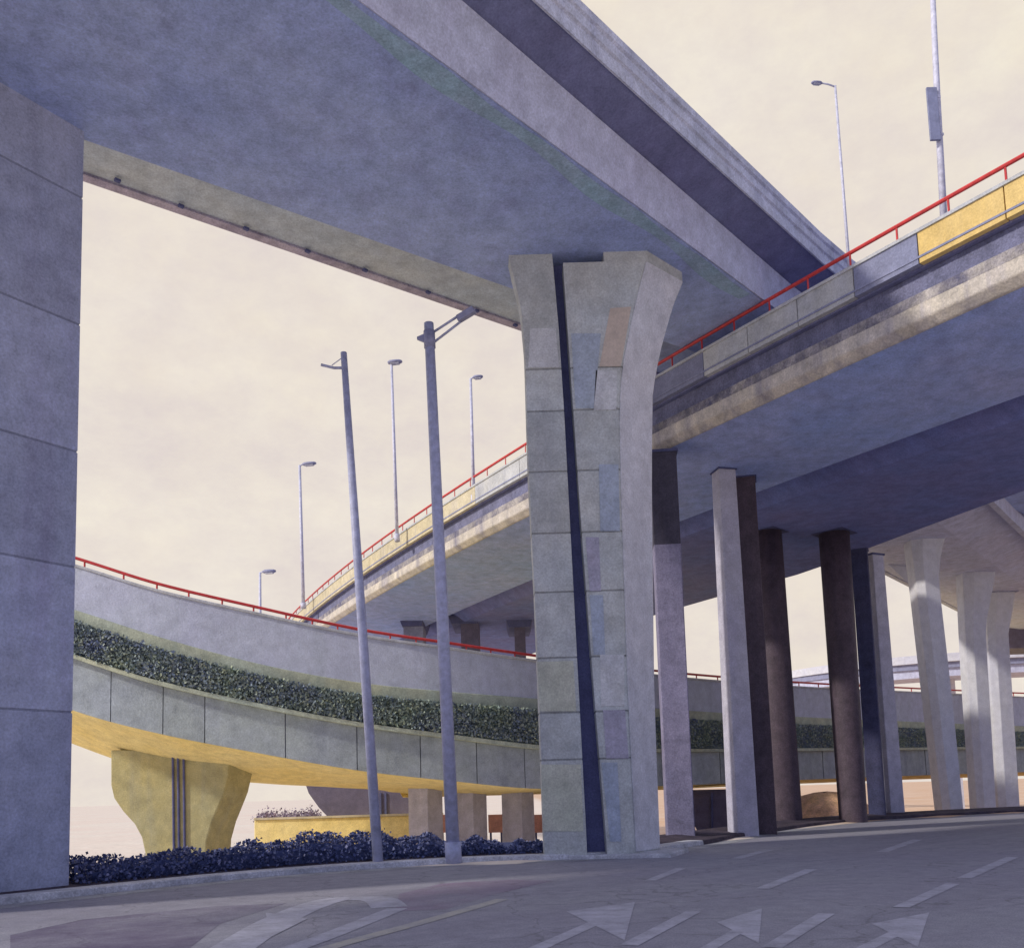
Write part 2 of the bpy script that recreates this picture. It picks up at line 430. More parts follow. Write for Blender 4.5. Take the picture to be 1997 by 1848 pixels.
# ---------------------------------------------------------------- upper flyover overhead (violet)
zA = 14.8
OA = Vector((0, 20, 0)); uA = Vector((.73, .683, 0)).normalized(); nA = Vector((uA.y, -uA.x, 0))
AF = dict(L1=(.144, -2.43), L2=(.114, -5.51), L3=(.112, -5.80), R1=(-.061, 2.39), R2=(-.086, 2.62), R3=(-.072, 3.44))
def wA(k, U):
    s, b = AF[k]; Uc = max(-9, min(11, U)); return s*Uc + b
def pA(U, w, z):
    return OA + uA*U + nA*w + Vector((0, 0, z))
US = [-34+i*2 for i in range(46)]
flyA = thing('elevated_road', 'high violet grey flyover crossing overhead to the upper left corner', 'flyover', (2.5, 22, 0))
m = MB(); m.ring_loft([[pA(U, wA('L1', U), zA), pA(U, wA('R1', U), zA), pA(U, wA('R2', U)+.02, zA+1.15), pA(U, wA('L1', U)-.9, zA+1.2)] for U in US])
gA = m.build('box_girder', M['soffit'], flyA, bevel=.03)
# pale web face on the right side of the girder (a thin facing in a lighter colour)
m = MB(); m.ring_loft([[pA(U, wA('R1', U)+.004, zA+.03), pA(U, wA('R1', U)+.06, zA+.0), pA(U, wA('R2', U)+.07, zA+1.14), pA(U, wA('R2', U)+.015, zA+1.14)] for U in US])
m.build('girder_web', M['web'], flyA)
m = MB(); m.ring_loft([[pA(U, wA('R1', U)-.42-.1*math.sin(U*1.3), zA-.006), pA(U, wA('R1', U)-.05-.04*math.sin(U*2.1), zA-.006), pA(U, wA('R1', U)-.05, zA+.05), pA(U, wA('R1', U)-.42, zA+.05)] for U in [-34+i*.5 for i in range(84)]])
m.build('algae_stain', M['teal'], flyA)['label'] = 'teal green stain along the soffit edge'
m = MB(); m.ring_loft([[pA(U, wA('L2', U), zA+1.22), pA(U, wA('L1', U)-.9, zA+1.205), pA(U, wA('L1', U)-.9, zA+2.0), pA(U, wA('L2', U), zA+2.0)] for U in US])
m.build('cantilever_slab', M['ledge_green'], flyA)  # outer slab paler and greener than the deck slab
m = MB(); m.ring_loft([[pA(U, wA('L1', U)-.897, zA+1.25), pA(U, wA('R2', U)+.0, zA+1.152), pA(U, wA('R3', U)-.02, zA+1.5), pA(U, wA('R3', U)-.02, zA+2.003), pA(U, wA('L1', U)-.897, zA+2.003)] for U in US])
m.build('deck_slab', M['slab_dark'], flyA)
m = MB(); m.ring_loft([[pA(U, wA('L3', U), zA+1.16), pA(U, wA('L2', U)-.003, zA+1.16), pA(U, wA('L2', U)-.003, zA+2.9), pA(U, wA('L3', U), zA+2.9)] for U in US])
m.build('edge_beam', M['edge_mauve'], flyA)
m = MB()
m.ring_loft([[pA(U, wA('R3', U)-.017, zA+1.46), pA(U, wA('R3', U)+.03, zA+1.46), pA(U, wA('R3', U)+.03, zA+1.72), pA(U, wA('R3', U)-.03+.02, zA+1.75),
              pA(U, wA('R3', U)-.01, zA+1.84), pA(U, wA('R3', U)+.04, zA+1.87), pA(U, wA('R3', U)+.04, zA+2.06), pA(U, wA('R3', U)-.01, zA+2.09), pA(U, wA('R3', U)-.01, zA+2.16), pA(U, wA('R3', U)+.05, zA+2.19),
              pA(U, wA('R3', U)+.05, zA+2.36), pA(U, wA('R3', U)-.2, zA+2.36), pA(U, wA('R3', U)-.2, zA+2.0), pA(U, wA('R3', U)-.017, zA+2.0)] for U in US])
m.build('parapet', M['parapet_blue'], flyA)

# scuppers under the far edge beam
for px, py in ((229, 352), (353, 402), (480, 446), (600, 490), (712, 527), (835, 570), (930, 606), (1005, 634)):
    q = on_z(px, py, zA+1.13)
    MB().box(q, (.13, .09, .06), Matrix.Rotation(math.atan2(uA.y, uA.x), 3, 'Z')).build('drain_outlet', M['groove'], flyA)
# ---------------------------------------------------------------- middle flyover with the red rail
def bX(Y): return .0031*Y*Y - .83*Y + 25.35
def bE(Y): return Vector((bX(Y), Y, 0))
def bN(Y):
    t = Vector((.0062*Y-.83, 1, 0)).normalized()
    return Vector((t.y, -t.x, 0))
def pB(Y, o, z): return bE(Y) + bN(Y)*o + Vector((0, 0, z))
def yrange(a, b, st):
    n = max(1, round(abs(b-a)/st)); return [a+(b-a)*i/n for i in range(n+1)]
YS = yrange(4, 92, 1.5)
def barB(prof, Y=None): return MB().ring_loft([[pB(y, o(y) if callable(o) else o, z) for o, z in prof] for y in (Y or YS)])
flyB = thing('elevated_road', 'flyover with bright red handrail climbing to the right edge behind the central pier', 'flyover', (7.5, 28, 0))
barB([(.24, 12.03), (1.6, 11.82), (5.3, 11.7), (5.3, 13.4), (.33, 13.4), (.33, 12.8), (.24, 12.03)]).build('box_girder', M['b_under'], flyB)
barB([(.0, 12.2), (.22, 12.0), (.3, 12.0), (.3, 12.82), (0, 12.82)]).build('edge_beam', M['cream'], flyB, bevel=.04)
barB([(.24, 12.823), (.325, 12.823), (.325, 13.42), (.24, 13.42)]).build('recess_band', M['recess'], flyB)  # dark blue colour puts the shadow of the set-back into the band
barB([(.1, 13.43), (6, 13.43), (6, 13.6), (.1, 13.6)]).build('deck_slab', M['slab_dark'], flyB)
barB([(-.004, 12.56), (.0, 12.56), (.0, 12.815), (-.004, 12.815)]).build('soot_band', M['soot'], flyB)
segs = [(92, 37.2, 'par_pale'), (37.2, 28.2, 'par_grey'), (28.2, 25.9, 'par_dark'), (25.9, 21.7, 'par_grey'), (21.7, 20.3, 'par_dark'), (20.3, 4, 'par_yellow')]
for a, b, mt in segs:
    st = yrange(a, b, 3.0 if a > 37 else 1.6)
    pm = MB()
    for i in range(len(st)-1):           # cast panels with an open joint between them
        y0, y1 = st[i]-.012, st[i+1]+.012
        pm.ring_loft([[pB(y, o, z) for o, z in ((-.06, 13.48), (.25, 13.48), (.25, 14.22), (-.06, 14.22))] for y in (y0, (y0+y1)/2, y1)], .93+.12*rnd())
    p = pm.build('parapet', M[mt], flyB)
    if mt == 'par_yellow': p['label'] = 'yellow painted parapet panels'
    if mt == 'par_pale': p['label'] = 'straw coloured parapet panels'
barB([(-.10, 14.222), (.29, 14.222), (.29, 14.3), (-.10, 14.3)]).build('coping', M['par_grey'], flyB)
barB([(-.08, 13.6), (-.063, 13.6), (-.063, 13.65), (-.08, 13.65)]).build('drip_rail', M['par_dark'], flyB)
railB = MB().tube([pB(y, .05, 14.72) for y in yrange(92, 4, 1.5)], .05).build('railing', M['red'], flyB)
y = 5.0; n = 0
while y < 88 and n < 96:
    MB().tube([pB(y, .05, 14.29), pB(y, .05, 14.70)], .026, 6).build('post', M['red'], railB)
    y += 1.05 if y < 30 else 1.25; n += 1

def wfar(y): return max(12.6, min(17.5, 12.8+(y-18)*.28))
flyB2 = thing('elevated_road', 'dusky blue flyover running close alongside the red railed one, seen from below', 'flyover', (13, 37, 0))
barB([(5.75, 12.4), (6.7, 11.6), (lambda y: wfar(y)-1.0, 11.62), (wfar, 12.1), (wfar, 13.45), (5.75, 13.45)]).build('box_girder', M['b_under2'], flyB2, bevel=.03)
barB([(lambda y: wfar(y)+.003, 12.3), (lambda y: wfar(y)+.25, 12.3), (lambda y: wfar(y)+.25, 14.3), (lambda y: wfar(y)+.003, 14.3)]).build('parapet', M['par_grey'], flyB2)

# ---------------------------------------------------------------- low curved ramp with planter
CP = [-260, -60, 145, 300, 500, 700, 885, 1036, 1180, 1340, 1560, 1770, 1990, 2250]
CD = [30.5, 30.8, 31, 31.2, 31.8, 32.6, 33.6, 35.2, 38.6, 44, 51, 59, 69, 84]
LN = dict(rail=[970, 1028, 1087, 1135, 1182, 1225, 1253, 1275, 1294, 1312, 1329, 1340, 1350, 1360],
          top=[985, 1042, 1100, 1147, 1193, 1235, 1262, 1284, 1302, 1320, 1337, 1347, 1357, 1366],
          ht=[1080, 1150, 1212, 1262, 1316, 1353, 1371, 1382, 1392, 1402, 1412, 1419, 1426, 1430],
          hb=[1115, 1200, 1272, 1322, 1368, 1406, 1431, 1450, 1456, 1458, 1457, 1456, 1454, 1452],
          low=[1200, 1300, 1384, 1427, 1467, 1502, 1523, 1537, 1535, 1530, 1520, 1512, 1505, 1498])
def interp(X, Yv, x):
    # monotone-ish Catmull-Rom in x
    i = 0
    while i < len(X)-2 and x > X[i+1]: i += 1
    x0, x1 = X[i], X[i+1]; t = (x-x0)/(x1-x0)
    def tan(k):
        if k == 0: return (Yv[1]-Yv[0])/(X[1]-X[0])
        if k == len(X)-1: return (Yv[-1]-Yv[-2])/(X[-1]-X[-2])
        return (Yv[k+1]-Yv[k-1])/(X[k+1]-X[k-1])
    h = x1-x0
    return (2*t**3-3*t**2+1)*Yv[i]+(t**3-2*t**2+t)*h*tan(i)+(-2*t**3+3*t**2)*Yv[i+1]+(t**3-t**2)*h*tan(i+1)
class Station: pass
def c_station(s):
    st = Station(); d = interp(CP, CD, s)
    st.z = {}
    for k in LN:
        p = on_y(s, interp(CP, LN[k], s), d); st.z[k] = p.z
        if k == 'ht': st.p = Vector((p.x, p.y, 0))
    return st
def c_normal(s):
    a, b = c_station(s-6).p, c_station(s+6).p
    t = (b-a).normalized(); return Vector((-t.y, t.x, 0))
# resample evenly
ss = [CP[0]+10+i*10 for i in range(249)]
CS = [(c_station(s), c_normal(s), s) for s in ss]
def pC(e, o, k, dz=0): return e[0].p + e[1]*o + Vector((0, 0, (e[0].z[k] if isinstance(k, str) else k)+dz))
ramp_c = thing('elevated_road', 'low curved grey ramp with red handrail, long planter and ochre underside', 'ramp', (-4, 33, -2.5))
E4 = CS[::2]
def barC(f): return MB().ring_loft([f(e) for e in E4])
barC(lambda e: [pC(e, 0, 'ht'), pC(e, .3, 'ht'), pC(e, .3, 'top', -.1), pC(e, .02, 'top', -.1)]).build('parapet', M['c_par'], ramp_c)
barC(lambda e: [pC(e, -.03, 'ht', .0), pC(e, .0, 'ht', -.003), pC(e, .0, 'ht', .42), pC(e, -.03, 'ht', .40)]).build('mossy_band', M['moss'], ramp_c)
barC(lambda e: [pC(e, -.05, 'top', -.098), pC(e, .35, 'top', -.098), pC(e, .35, 'top'), pC(e, -.05, 'top')]).build('coping', M['par_grey'], ramp_c, bevel=.02)
barC(lambda e: [pC(e, .05, 'hb', -.1), pC(e, .5, 'hb', -.1), pC(e, .5, 'ht', .002), pC(e, .05, 'ht', -.004)]).build('planter', M['planter'], ramp_c)
barC(lambda e: [pC(e, -.28, 'hb', -.2), pC(e, .05, 'hb', -.2), pC(e, .05, 'hb', -.08), pC(e, -.28, 'hb', -.05)]).build('planter_ledge', M['moss'], ramp_c)
barC(lambda e: [pC(e, .12, 'low', .05), pC(e, .6, 'low', .05), pC(e, .6, 'hb', -.202), pC(e, .12, 'hb', -.202)]).build('joint_backing', M['recess'], ramp_c)
joints = [-255, -120, 10, 118, 218, 319, 400, 556, 695, 818, 927, 1020, 1100, 1190, 1290, 1400, 1500, 1600, 1700, 1800, 1900, 2000, 2100, 2200]
for a, b in zip(joints[:-1], joints[1:]):
    g_ = .9
    n = max(2, int((b-a)/16)); st = []
    for i in range(n+1):
        s = a+g_+(b-a-2*g_)*i/n; st.append((c_station(s), c_normal(s)))
    MB().ring_loft([[pC(e, 0, 'low'), pC(e, .115, 'low'), pC(e, .115, 'hb', -.204), pC(e, 0, 'hb', -.204)] for e in st], .9+.22*rnd()).build('wall_panel', M['c_low'], ramp_c)
def dip(s): return interp([-260, 145, 500, 700, 1036, 1400, 2250], [-1.7, -1.6, -.95, -.5, -.2, -.25, -.3], s)
barC(lambda e: [pC(e, .01, 'low', -.003), pC(e, 5.0, 'low', dip(e[2])), pC(e, 9, 'low', dip(e[2])), pC(e, 9.4, 'low', .2), pC(e, 9.4, 'ht', .3), pC(e, .6, 'ht', .3), pC(e, .6, 'low', .04)]).build('box_girder', M['ochre'], ramp_c)
barC(lambda e: [pC(e, 9.41, 'ht'), pC(e, 9.7, 'ht'), pC(e, 9.7, 'ht', .9), pC(e, 9.41, 'ht', .9)]).build('parapet', M['c_par'], ramp_c)
for s in (229, 375, 544, 705, 880, 1010, 1160, 1350, 1540, 1730):
    e = (c_station(s), c_normal(s))
    MB().tube([pC(e, .05, 'ht', -.02), pC(e, -.16, 'ht', -.05)], .085, 10).build('drain_outlet', M['groove'], ramp_c)
railC = MB().tube([pC(e, .12, 'rail') for e in E4], .055).build('railing', M['red'], ramp_c)
posts = [100, 160, 237, 303, 366, 432, 494, 558, 610, 660]
s = 712
while s < 2150: posts.append(s); s += 52 - (s-700)*.016
for s in posts:
    e = (c_station(s), c_normal(s))
    MB().tube([pC(e, .12, 'top', -.01), pC(e, .12, 'rail', -.01)], .032, 6).build('post', M['red'], railC)

def leaves(mb, p, size, tint=None):
    d = Vector((rnd()-.5, rnd()-.5, rnd()-.5)).normalized()
    e = d.cross(Vector((rnd()-.5, rnd()-.5, rnd()-.5))).normalized()
    s = size*(.6+.8*rnd())
    mb.quad([p-e*s*.5, p+d*s*.6-e*s*.1, p+e*s*.5+d*s*.2, p-d*s*.55], (rnd()**3 if tint is None else tint))
hp = MB(); hp.closed = False
for i in range(48000):
    s = -60 + 2200*rnd()
    e = CS[min(len(CS)-1, max(0, int((s-ss[0])/10)))]
    f = rnd()
    p = pC(e, -.12-.2*rnd(), 'hb') + Vector((0, 0, (e[0].z['ht']-e[0].z['hb'])*f*1.0)) + Vector((-e[1].y, e[1].x, 0))*-(rnd()-.5)*.5
    leaves(hp, p, .085, (rnd()**2)*.8)
tag(hp.build('hedge', M['leaf_planter']), 'long strip of green and blue foliage filling the planter of the curved ramp', 'hedge')

# ---------------------------------------------------------------- roadside hedge under the ramp
hb = MB(); hb.closed = False
h0 = [p for p in offset_line(CL, .62) if -10.5 < p.x < 2.6 and p.y < 24]
h1 = [p for p in offset_line(CL, 2.1) if -11 < p.x < 2.4 and p.y < 25]
def by_pier(p): return (p.x+8.12)*-.58+(p.y-16.95)*-.815 > -.12
def hh(t, x):
    return .54 + .22*math.exp(-((x+4.2)/1.6)**2) - .25*max(0, min(1, (x+2.2)/3)) + .07*math.sin(x*5.1)+.05*math.sin(x*11.7+1)
NH = 34000
for i in range(NH):
    t = rnd(); p0 = at_frac(h0, t); p1 = at_frac(h1, t)
    k = rnd(); p = p0.lerp(p1, k)
    if by_pier(p): continue
    top = hh(t, p.x)*(1-.5*(2*k-1)**4)
    z = top*(rnd()**.6) + .02*rnd()
    leaves(hb, p+Vector((0, 0, z)), .062, (rnd()**4)*.9)
for i in range(700):                   # sprigs above the clipped top
    t = rnd(); p = at_frac(h0, t).lerp(at_frac(h1, t), rnd())
    if by_pier(p): continue
    leaves(hb, p+Vector((0, 0, hh(t, p.x)*(.90+.13*rnd()))), .05, rnd()*.5)
hob = hb.build('hedge', M['leaf_navy'])
tag(hob, 'low dark navy hedge growing along the kerb between the two big piers', 'hedge')
core = MB()
core.ring_loft([[at_frac(h0, t/40).lerp(at_frac(h1, t/40), k)+Vector((0, 0, z)) for k, z in ((.12, -.1), (.88, -.1), (.86, hh(0, at_frac(h0, t/40).x)*.62), (.14, hh(0, at_frac(h0, t/40).x)*.72))] for t in range(41) if not by_pier(at_frac(h0, t/40)) and not by_pier(at_frac(h1, t/40))], 0.0)
core.build('branches', M['leaf_navy'], hob)

# ---------------------------------------------------------------- piers
def stacked(levels, profile, joints_z, seed):
    """rings at the levels plus a narrow inset at each joint; tint differs pour by pour"""
    rr = random.Random(seed)
    rings = []; tints = []; cur = .94+.14*rr.random()
    zs = sorted(set(levels)); ev = sorted([(z, 0) for z in zs if all(abs(z-j) > .05 for j in joints_z)] + [(j, 1) for j in joints_z if zs[0] < j < zs[-1]])
    def inset(r, k):
        c = sum(r, Vector())/len(r)
        return [p + (c-p).normalized()*k for p in r]
    first = True
    for z, kind in ev:
        if kind == 0:
            if rings: tints.append(cur)
            rings.append(profile(z))
        else:
            for dz, k in ((-.022, 0), (-.015, .018), (.015, .018), (.022, 0)):
                if rings: tints.append(cur if dz == -.022 else .62)
                rings.append(inset(profile(z+dz), k))
            cur = .90+.2*rr.random()
    return rings, tints
def tab(pairs, Y):
    """(px,py) edge read at depth Y -> table z:X"""
    T = sorted([(on_y(x, y, Y).z, on_y(x, y, Y).x) for x, y in pairs])
    def f(z):
        if z <= T[0][0]: return T[0][1]
        for (a, b), (c, d) in zip(T, T[1:]):
            if z <= c: return b+(d-b)*(z-a)/(c-a)
        return T[-1][1]
    return f
YP = 21.6
pier = thing('bridge_pier', 'tall pale concrete pier with split shaft and flared head in the middle', 'pier', (2.6, 22.5, 0))
lL = tab([(990, 486), (1000, 533), (1008, 562), (1017, 608), (1024, 684), (1028, 826), (1030, 900), (1045, 1200), (1062, 1655)], YP)
lR = tab([(1076, 486), (1090, 645), (1100, 800), (1113, 1045), (1130, 1369), (1145, 1655)], YP)
rL = tab([(1096, 486), (1107, 645), (1118, 800), (1135, 1045), (1160, 1369), (1184, 1655)], YP)
rC = tab([(1262, 490), (1234, 598), (1211, 712), (1205, 788), (1207, 930), (1222, 1369), (1238, 1665)], YP)
rO = tab([(1332, 550), (1312, 598), (1288, 684), (1273, 762), (1271, 930), (1276, 1369), (1287, 1655)], 22.6)
jz = [on_y(1060, y, YP).z for y in (720, 802, 920, 1040, 1155, 1283, 1390, 1482)]
lv = [0.0, 1, 3, 5, 7, 9, 10.5, 11, 11.5, 12, 12.4, 12.8, 13.2, 13.6, 14, 14.4, 14.8]
r_, t_ = stacked(lv, lambda z: [Vector((lL(z), YP, z)), Vector((lR(z), YP, z)), Vector((lR(z), YP+1.9, z)), Vector((lL(z)+.25, YP+1.9, z)), Vector((lL(z)-.02, YP+.5, z))], jz, 3)
m = MB(); m.ring_loft(r_, t_); m.build('shaft', M['pier'], pier, bevel=.02)
zr = on_y(1140, 512, YP).z
lv2 = [z for z in lv if z < zr-.1] + [zr]
prof = lambda z: [Vector((rL(z), YP-.02, z)), Vector((rC(z), YP-.02, z)), Vector((rO(z), YP+1.0, z)), Vector((rO(z)-.1, YP+1.7, z)), Vector((rL(z), YP+1.9, z))]
r_, t_ = stacked(lv2, prof, jz, 11)
m = MB(); m.ring_loft(r_, t_); m.build('shaft', M['pier'], pier, bevel=.02)
x1 = on_y(1177, 500, YP).x
m = MB(); m.ring_loft([[Vector((x1, YP-.01, z)), Vector((rC(z)+.0, YP-.01, z)), Vector((rO(z)-.01, YP+1.0, z)), Vector((rO(z)-.12, YP+1.68, z)), Vector((x1, YP+1.85, z))] for z in (zr+.002, zA+.01)])
m.build('bearing_block', M['pier'], pier, bevel=.015)
m = MB(); m.ring_loft([[Vector((lR(z)-.01, YP+.45, z)), Vector((rL(z)+.01, YP+.45, z)), Vector((rL(z)+.01, YP+1.7, z)), Vector((lR(z)-.01, YP+1.7, z))] for z in [0, 3, 6, 9, 12, 14.75]])
m.build('recess_wall', M['groove'], pier)  # shade of the deep slot put into a navy colour
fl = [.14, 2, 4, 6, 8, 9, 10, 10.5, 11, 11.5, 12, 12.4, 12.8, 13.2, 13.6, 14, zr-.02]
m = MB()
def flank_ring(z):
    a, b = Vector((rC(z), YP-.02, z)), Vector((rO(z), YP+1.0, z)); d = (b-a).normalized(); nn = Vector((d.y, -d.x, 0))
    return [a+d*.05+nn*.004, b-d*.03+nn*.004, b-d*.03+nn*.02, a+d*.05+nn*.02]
m.ring_loft([flank_ring(z) for z in fl]); m.build('lit_flank_facing', M['flank'], pier)  # paler colour paints light onto the chamfer
q = [on_y(1190, 601, YP-.03), on_y(1231, 598, YP-.03), on_y(1211, 714, YP-.03), on_y(1169, 714, YP-.03)]
m = MB(); m.ring_loft([[p+Vector((0, d, 0)) for p in q] for d in (0, .02)]); m.build('repair_and_shade_patch', M['patch'], pier)['label'] = 'beige repair patch'
def patch(px, mat, lab, y0=YP-.035):
    q = [on_y(x, y, y0) for x, y in px]
    m = MB(); m.ring_loft([[p+Vector((0, d, 0)) for p in q] for d in (0, .03)]); m.build('repair_and_shade_patch', M[mat], pier)['label'] = lab
patch([(1114, 650), (1172, 650), (1158, 796), (1123, 796)], 'patch_blue', 'blue grey shade panel')
patch([(1162, 722), (1204, 722), (1202, 798), (1158, 800)], 'patch_pale', 'pale grey repair patch')
patch([(1168, 905), (1206, 905), (1209, 1035), (1171, 1035)], 'patch_blue', 'blue grey shade panel')
patch([(1176, 1384), (1219, 1384), (1226, 1478), (1182, 1478)], 'patch_mauve', 'mauve shade panel')
patch([(1170, 1276), (1217, 1276), (1218, 1376), (1172, 1376)], 'patch_pale', 'pale grey repair patch')
patch([(1048, 1290), (1118, 1288), (1124, 1386), (1052, 1386)], 'patch_green', 'pale green repair patch', YP-.015)
patch([(1142, 1047), (1168, 1047), (1172, 1152), (1150, 1152)], 'patch_mauve', 'mauve shade panel')  # this and the next two panels colour in the shaft's shaded left side
patch([(1150, 1160), (1176, 1160), (1180, 1276), (1158, 1276)], 'patch_blue', 'blue grey shade panel')
patch([(1173, 1486), (1204, 1486), (1212, 1640), (1190, 1640)], 'patch_blue', 'blue grey shade panel')
patch([(1055, 1490), (1133, 1490), (1138, 1620), (1060, 1620)], 'patch_green', 'pale green repair patch', YP-.015)
patch([(1034, 640), (1084, 640), (1090, 716), (1030, 716)], 'patch_pale', 'pale grey repair patch', YP-.015)
m = MB(); m.ring_loft([[Vector((1.2, YP-.1, z)), Vector((3.5, YP-.35, z)), Vector((4.2, YP+1.2, z)), Vector((3.2, YP+2.2, z)), Vector((.9, YP+2.1, z))] for z in (-.3, .1)])
m.build('footing', M['kerb'], pier, bevel=.03)

lp = thing('bridge_pier', 'broad violet grey concrete pier filling the left edge of the view', 'pier', (-9.5, 17.5, 0))
c0 = Vector((-8.12, 16.95, 0)); fd = Vector((-.58, -.815, 0)); bk = Vector((-.815, .58, 0))
jzl = [on_y(130, y, 16.9).z for y in (385, 632, 880, 1105, 1388)]
def lprof(z):
    a = c0.copy()
    return [a+Vector((0, 0, z)), a+fd*5.2+Vector((0, 0, z)), a+fd*5.2+bk*2.0+Vector((0, 0, z)), a+bk*2.0+Vector((0, 0, z))]
r_, t_ = stacked([-.3, 2, 4, 6, 8, 10, 12, 14, zA+.01], lprof, jzl, 8)
m = MB(); m.ring_loft(r_, t_); m.build('shaft', M['pier_left'], lp, bevel=.04)

# columns under the middle flyover
def column(label, loc, w, h, mat, rot, sides=4, taper=.0, lean=(0, 0), group='columns under the middle flyover', two=None):
    o = thing('bridge_column', label, 'column', loc, group)
    m = MB(); rings = []; n = sides
    zs = [-1.2, 0, h*.25, h*.5, h*.75, h]
    for z in zs:
        r = w/2*(1+taper*(1-max(z, 0)/h)); k = math.sqrt(2) if n == 4 else 1
        rings.append([Vector(loc)+Vector((lean[0]*z+r*k*math.cos(rot+2*math.pi*j/n), lean[1]*z+r*k*math.sin(rot+2*math.pi*j/n), z)) for j in range(n)])
    m.ring_loft(rings, two or (.95+.1*rnd()))
    m.build('shaft', M[mat], o, smooth=n > 10, bevel=.03 if n < 10 else 0)
    top = Vector(loc)+Vector((lean[0]*h, lean[1]*h, h))
    MB().box(top+Vector((0, 0, -.02)), (w*1.12, w*1.12, .08), Matrix.Rotation(rot+math.pi/4, 3, 'Z'), .8).build('bearing', M['groove'], o)
    return o
R = math.radians
column('dark purple column just right of the central pier, partly hidden behind it', (4.85, 27.6, .05), .80, 11.75, 'plum_col', R(40), taper=.0, two=[.8, .9, 1, .95, .28])
cb = on_y(1410, 905, 29.2).x; cd = on_y(1449, 905, 30.0).x
column('narrow pale lilac column in front of the dark column added as its shaded face', (cb, 29.2, .05), .58, 11.75, 'col_light', R(58), taper=.25)
column('near black square column added behind the narrow lilac column as its shaded face', (cd, 30.0, .05), .72, 11.72, 'dark_col', R(30), taper=.12)  # added column, its dark colour stands in for a shaded face
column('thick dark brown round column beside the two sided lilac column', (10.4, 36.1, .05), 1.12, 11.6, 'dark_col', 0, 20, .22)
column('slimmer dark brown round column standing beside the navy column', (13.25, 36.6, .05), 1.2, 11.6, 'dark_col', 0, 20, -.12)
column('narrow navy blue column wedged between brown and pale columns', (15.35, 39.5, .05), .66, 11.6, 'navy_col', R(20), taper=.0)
column('pale lilac square column right of the navy column', (16.35, 40.6, .05), .66, 11.6, 'col_light', R(-20), taper=.25)

# far piers seen beneath the middle flyover, above the ramp rail
def cap_pier(label, x0, x1, y0, y1, xs0, xs1, yb, Y, mat):
    A, B = on_y(x0, y0, Y), on_y(x1, y1, Y)
    S0, S1 = on_y(xs0, y1, Y), on_y(xs1, y1, Y)
    o = thing('bridge_pier', label, 'pier', ((S0.x+S1.x)/2, Y, -2.9), 'distant cap piers under the middle flyover')
    m = MB(); m.ring_loft([[Vector((A.x, y_, A.z)), Vector((B.x, y_, A.z)), Vector((B.x-.2, y_, B.z)), Vector((A.x+.2, y_, B.z))] for y_ in (Y-.5, Y+3)]); m.build('pier_cap', M['groove'], o)
    m = MB(); m.ring_loft([[Vector((S0.x, Y-.3, z)), Vector((S1.x, Y-.3, z)), Vector((S1.x, Y+1.5, z)), Vector((S0.x, Y+1.5, z))] for z in (-3.2, B.z)]); m.build('shaft', M[mat], o)
cap_pier('distant pier with pale left edge under a dark cap, leftmost above the ramp rail', 779, 830, 1205, 1222, 788, 826, 1245, 54, 'par_dark')
cap_pier('distant dark pier with cap, beside the thick lamp post', 875, 938, 1203, 1217, 899, 934, 1250, 54, 'wall_purple')
cap_pier('distant slim dark pier with cap, next to the central pier', 985, 1040, 1206, 1224, 1003, 1024, 1275, 54, 'wall_purple')

# olive hammerhead pier under the ramp
hp_ = thing('bridge_pier', 'olive flared pier with dark curved flank under the low ramp', 'pier', (-12.5, 34.5, -2.5))
Yh = 34.0
prof_h = [(216, 1462), (216, 1530), (222, 1556), (240, 1582), (262, 1606), (276, 1632), (284, 1670), (286, 1760), (402, 1760), (400, 1680), (402, 1640), (412, 1604), (424, 1575), (436, 1545), (444, 1510), (448, 1462)]
fr = [on_y(x, y, Yh) for x, y in prof_h]
lowz = c_station(330)
def ztop(p): return p
rot_b = Vector((.55, 1.25, 0))        # the flank runs back to the right
m = MB(); m.ring_loft([fr, [p+rot_b for p in fr]]); m.build('hammerhead', M['c_pier'], hp_, bevel=.04)
for x in (337, 347, 358):              # rain pipes down the face
    a, b = on_y(x, 1472, Yh-.05), on_y(x+3, 1740, Yh-.05)
    MB().tube([a, b], .045, 8).build('drain_pipe', M['groove'], hp_)

# columns of the ramp in the distance
proto = None
for lab, x0, x1, x2, yt, Yc in [('square ramp column left of the thick lamp post, pale left side', 797, 830, 862, 1545, 37.5), ('square ramp column right behind the thick lamp post', 880, 906, 953, 1550, 38.2), ('square ramp column closest to the central pier', 977, 1003, 1042, 1552, 39.0)]:
    loc = on_y((x0+x2)/2, yt, Yc); z1 = loc.z
    if proto is None:
        proto = thing('bridge_column', lab, 'column', (loc.x, Yc, -3), 'columns carrying the low ramp')
        m = MB(); m.ring_loft([[Vector((loc.x, Yc, 0))+Vector((.70*math.cos(R(12+90*j)), .70*math.sin(R(12+90*j)), z)) for j in range(4)] for z in (-3.2, z1+.6)])
        m.build('shaft', M['col_light'], proto, bevel=.03)
    else:
        o = copy_tree(proto); o.location = (loc.x, Yc, -3+(z1-p_z)); o['label'] = lab
    p_z = z1 if proto is None else (p_z if 'p_z' in globals() else z1)
# squat wide pier under the ramp right of the central pier
sp = thing('bridge_pier', 'squat purple grey pier with rounded lower corners behind the dark column', 'pier', (9.2, 47, -1))
Ys = 47
fr = [on_y(x, y, Ys) for x, y in [(1338, 1540), (1338, 1568), (1346, 1596), (1362, 1622), (1376, 1645), (1425, 1645), (1434, 1620), (1438, 1590), (1438, 1538)]]
m = MB(); m.ring_loft([fr, [p+Vector((.4, 2.0, 0)) for p in fr]]); m.build('hammerhead', M['wall_purple'], sp)
MB().tube([on_y(1388, 1545, Ys-.05), on_y(1389, 1640, Ys-.05)], .06, 6).build('drain_pipe', M['groove'], sp)

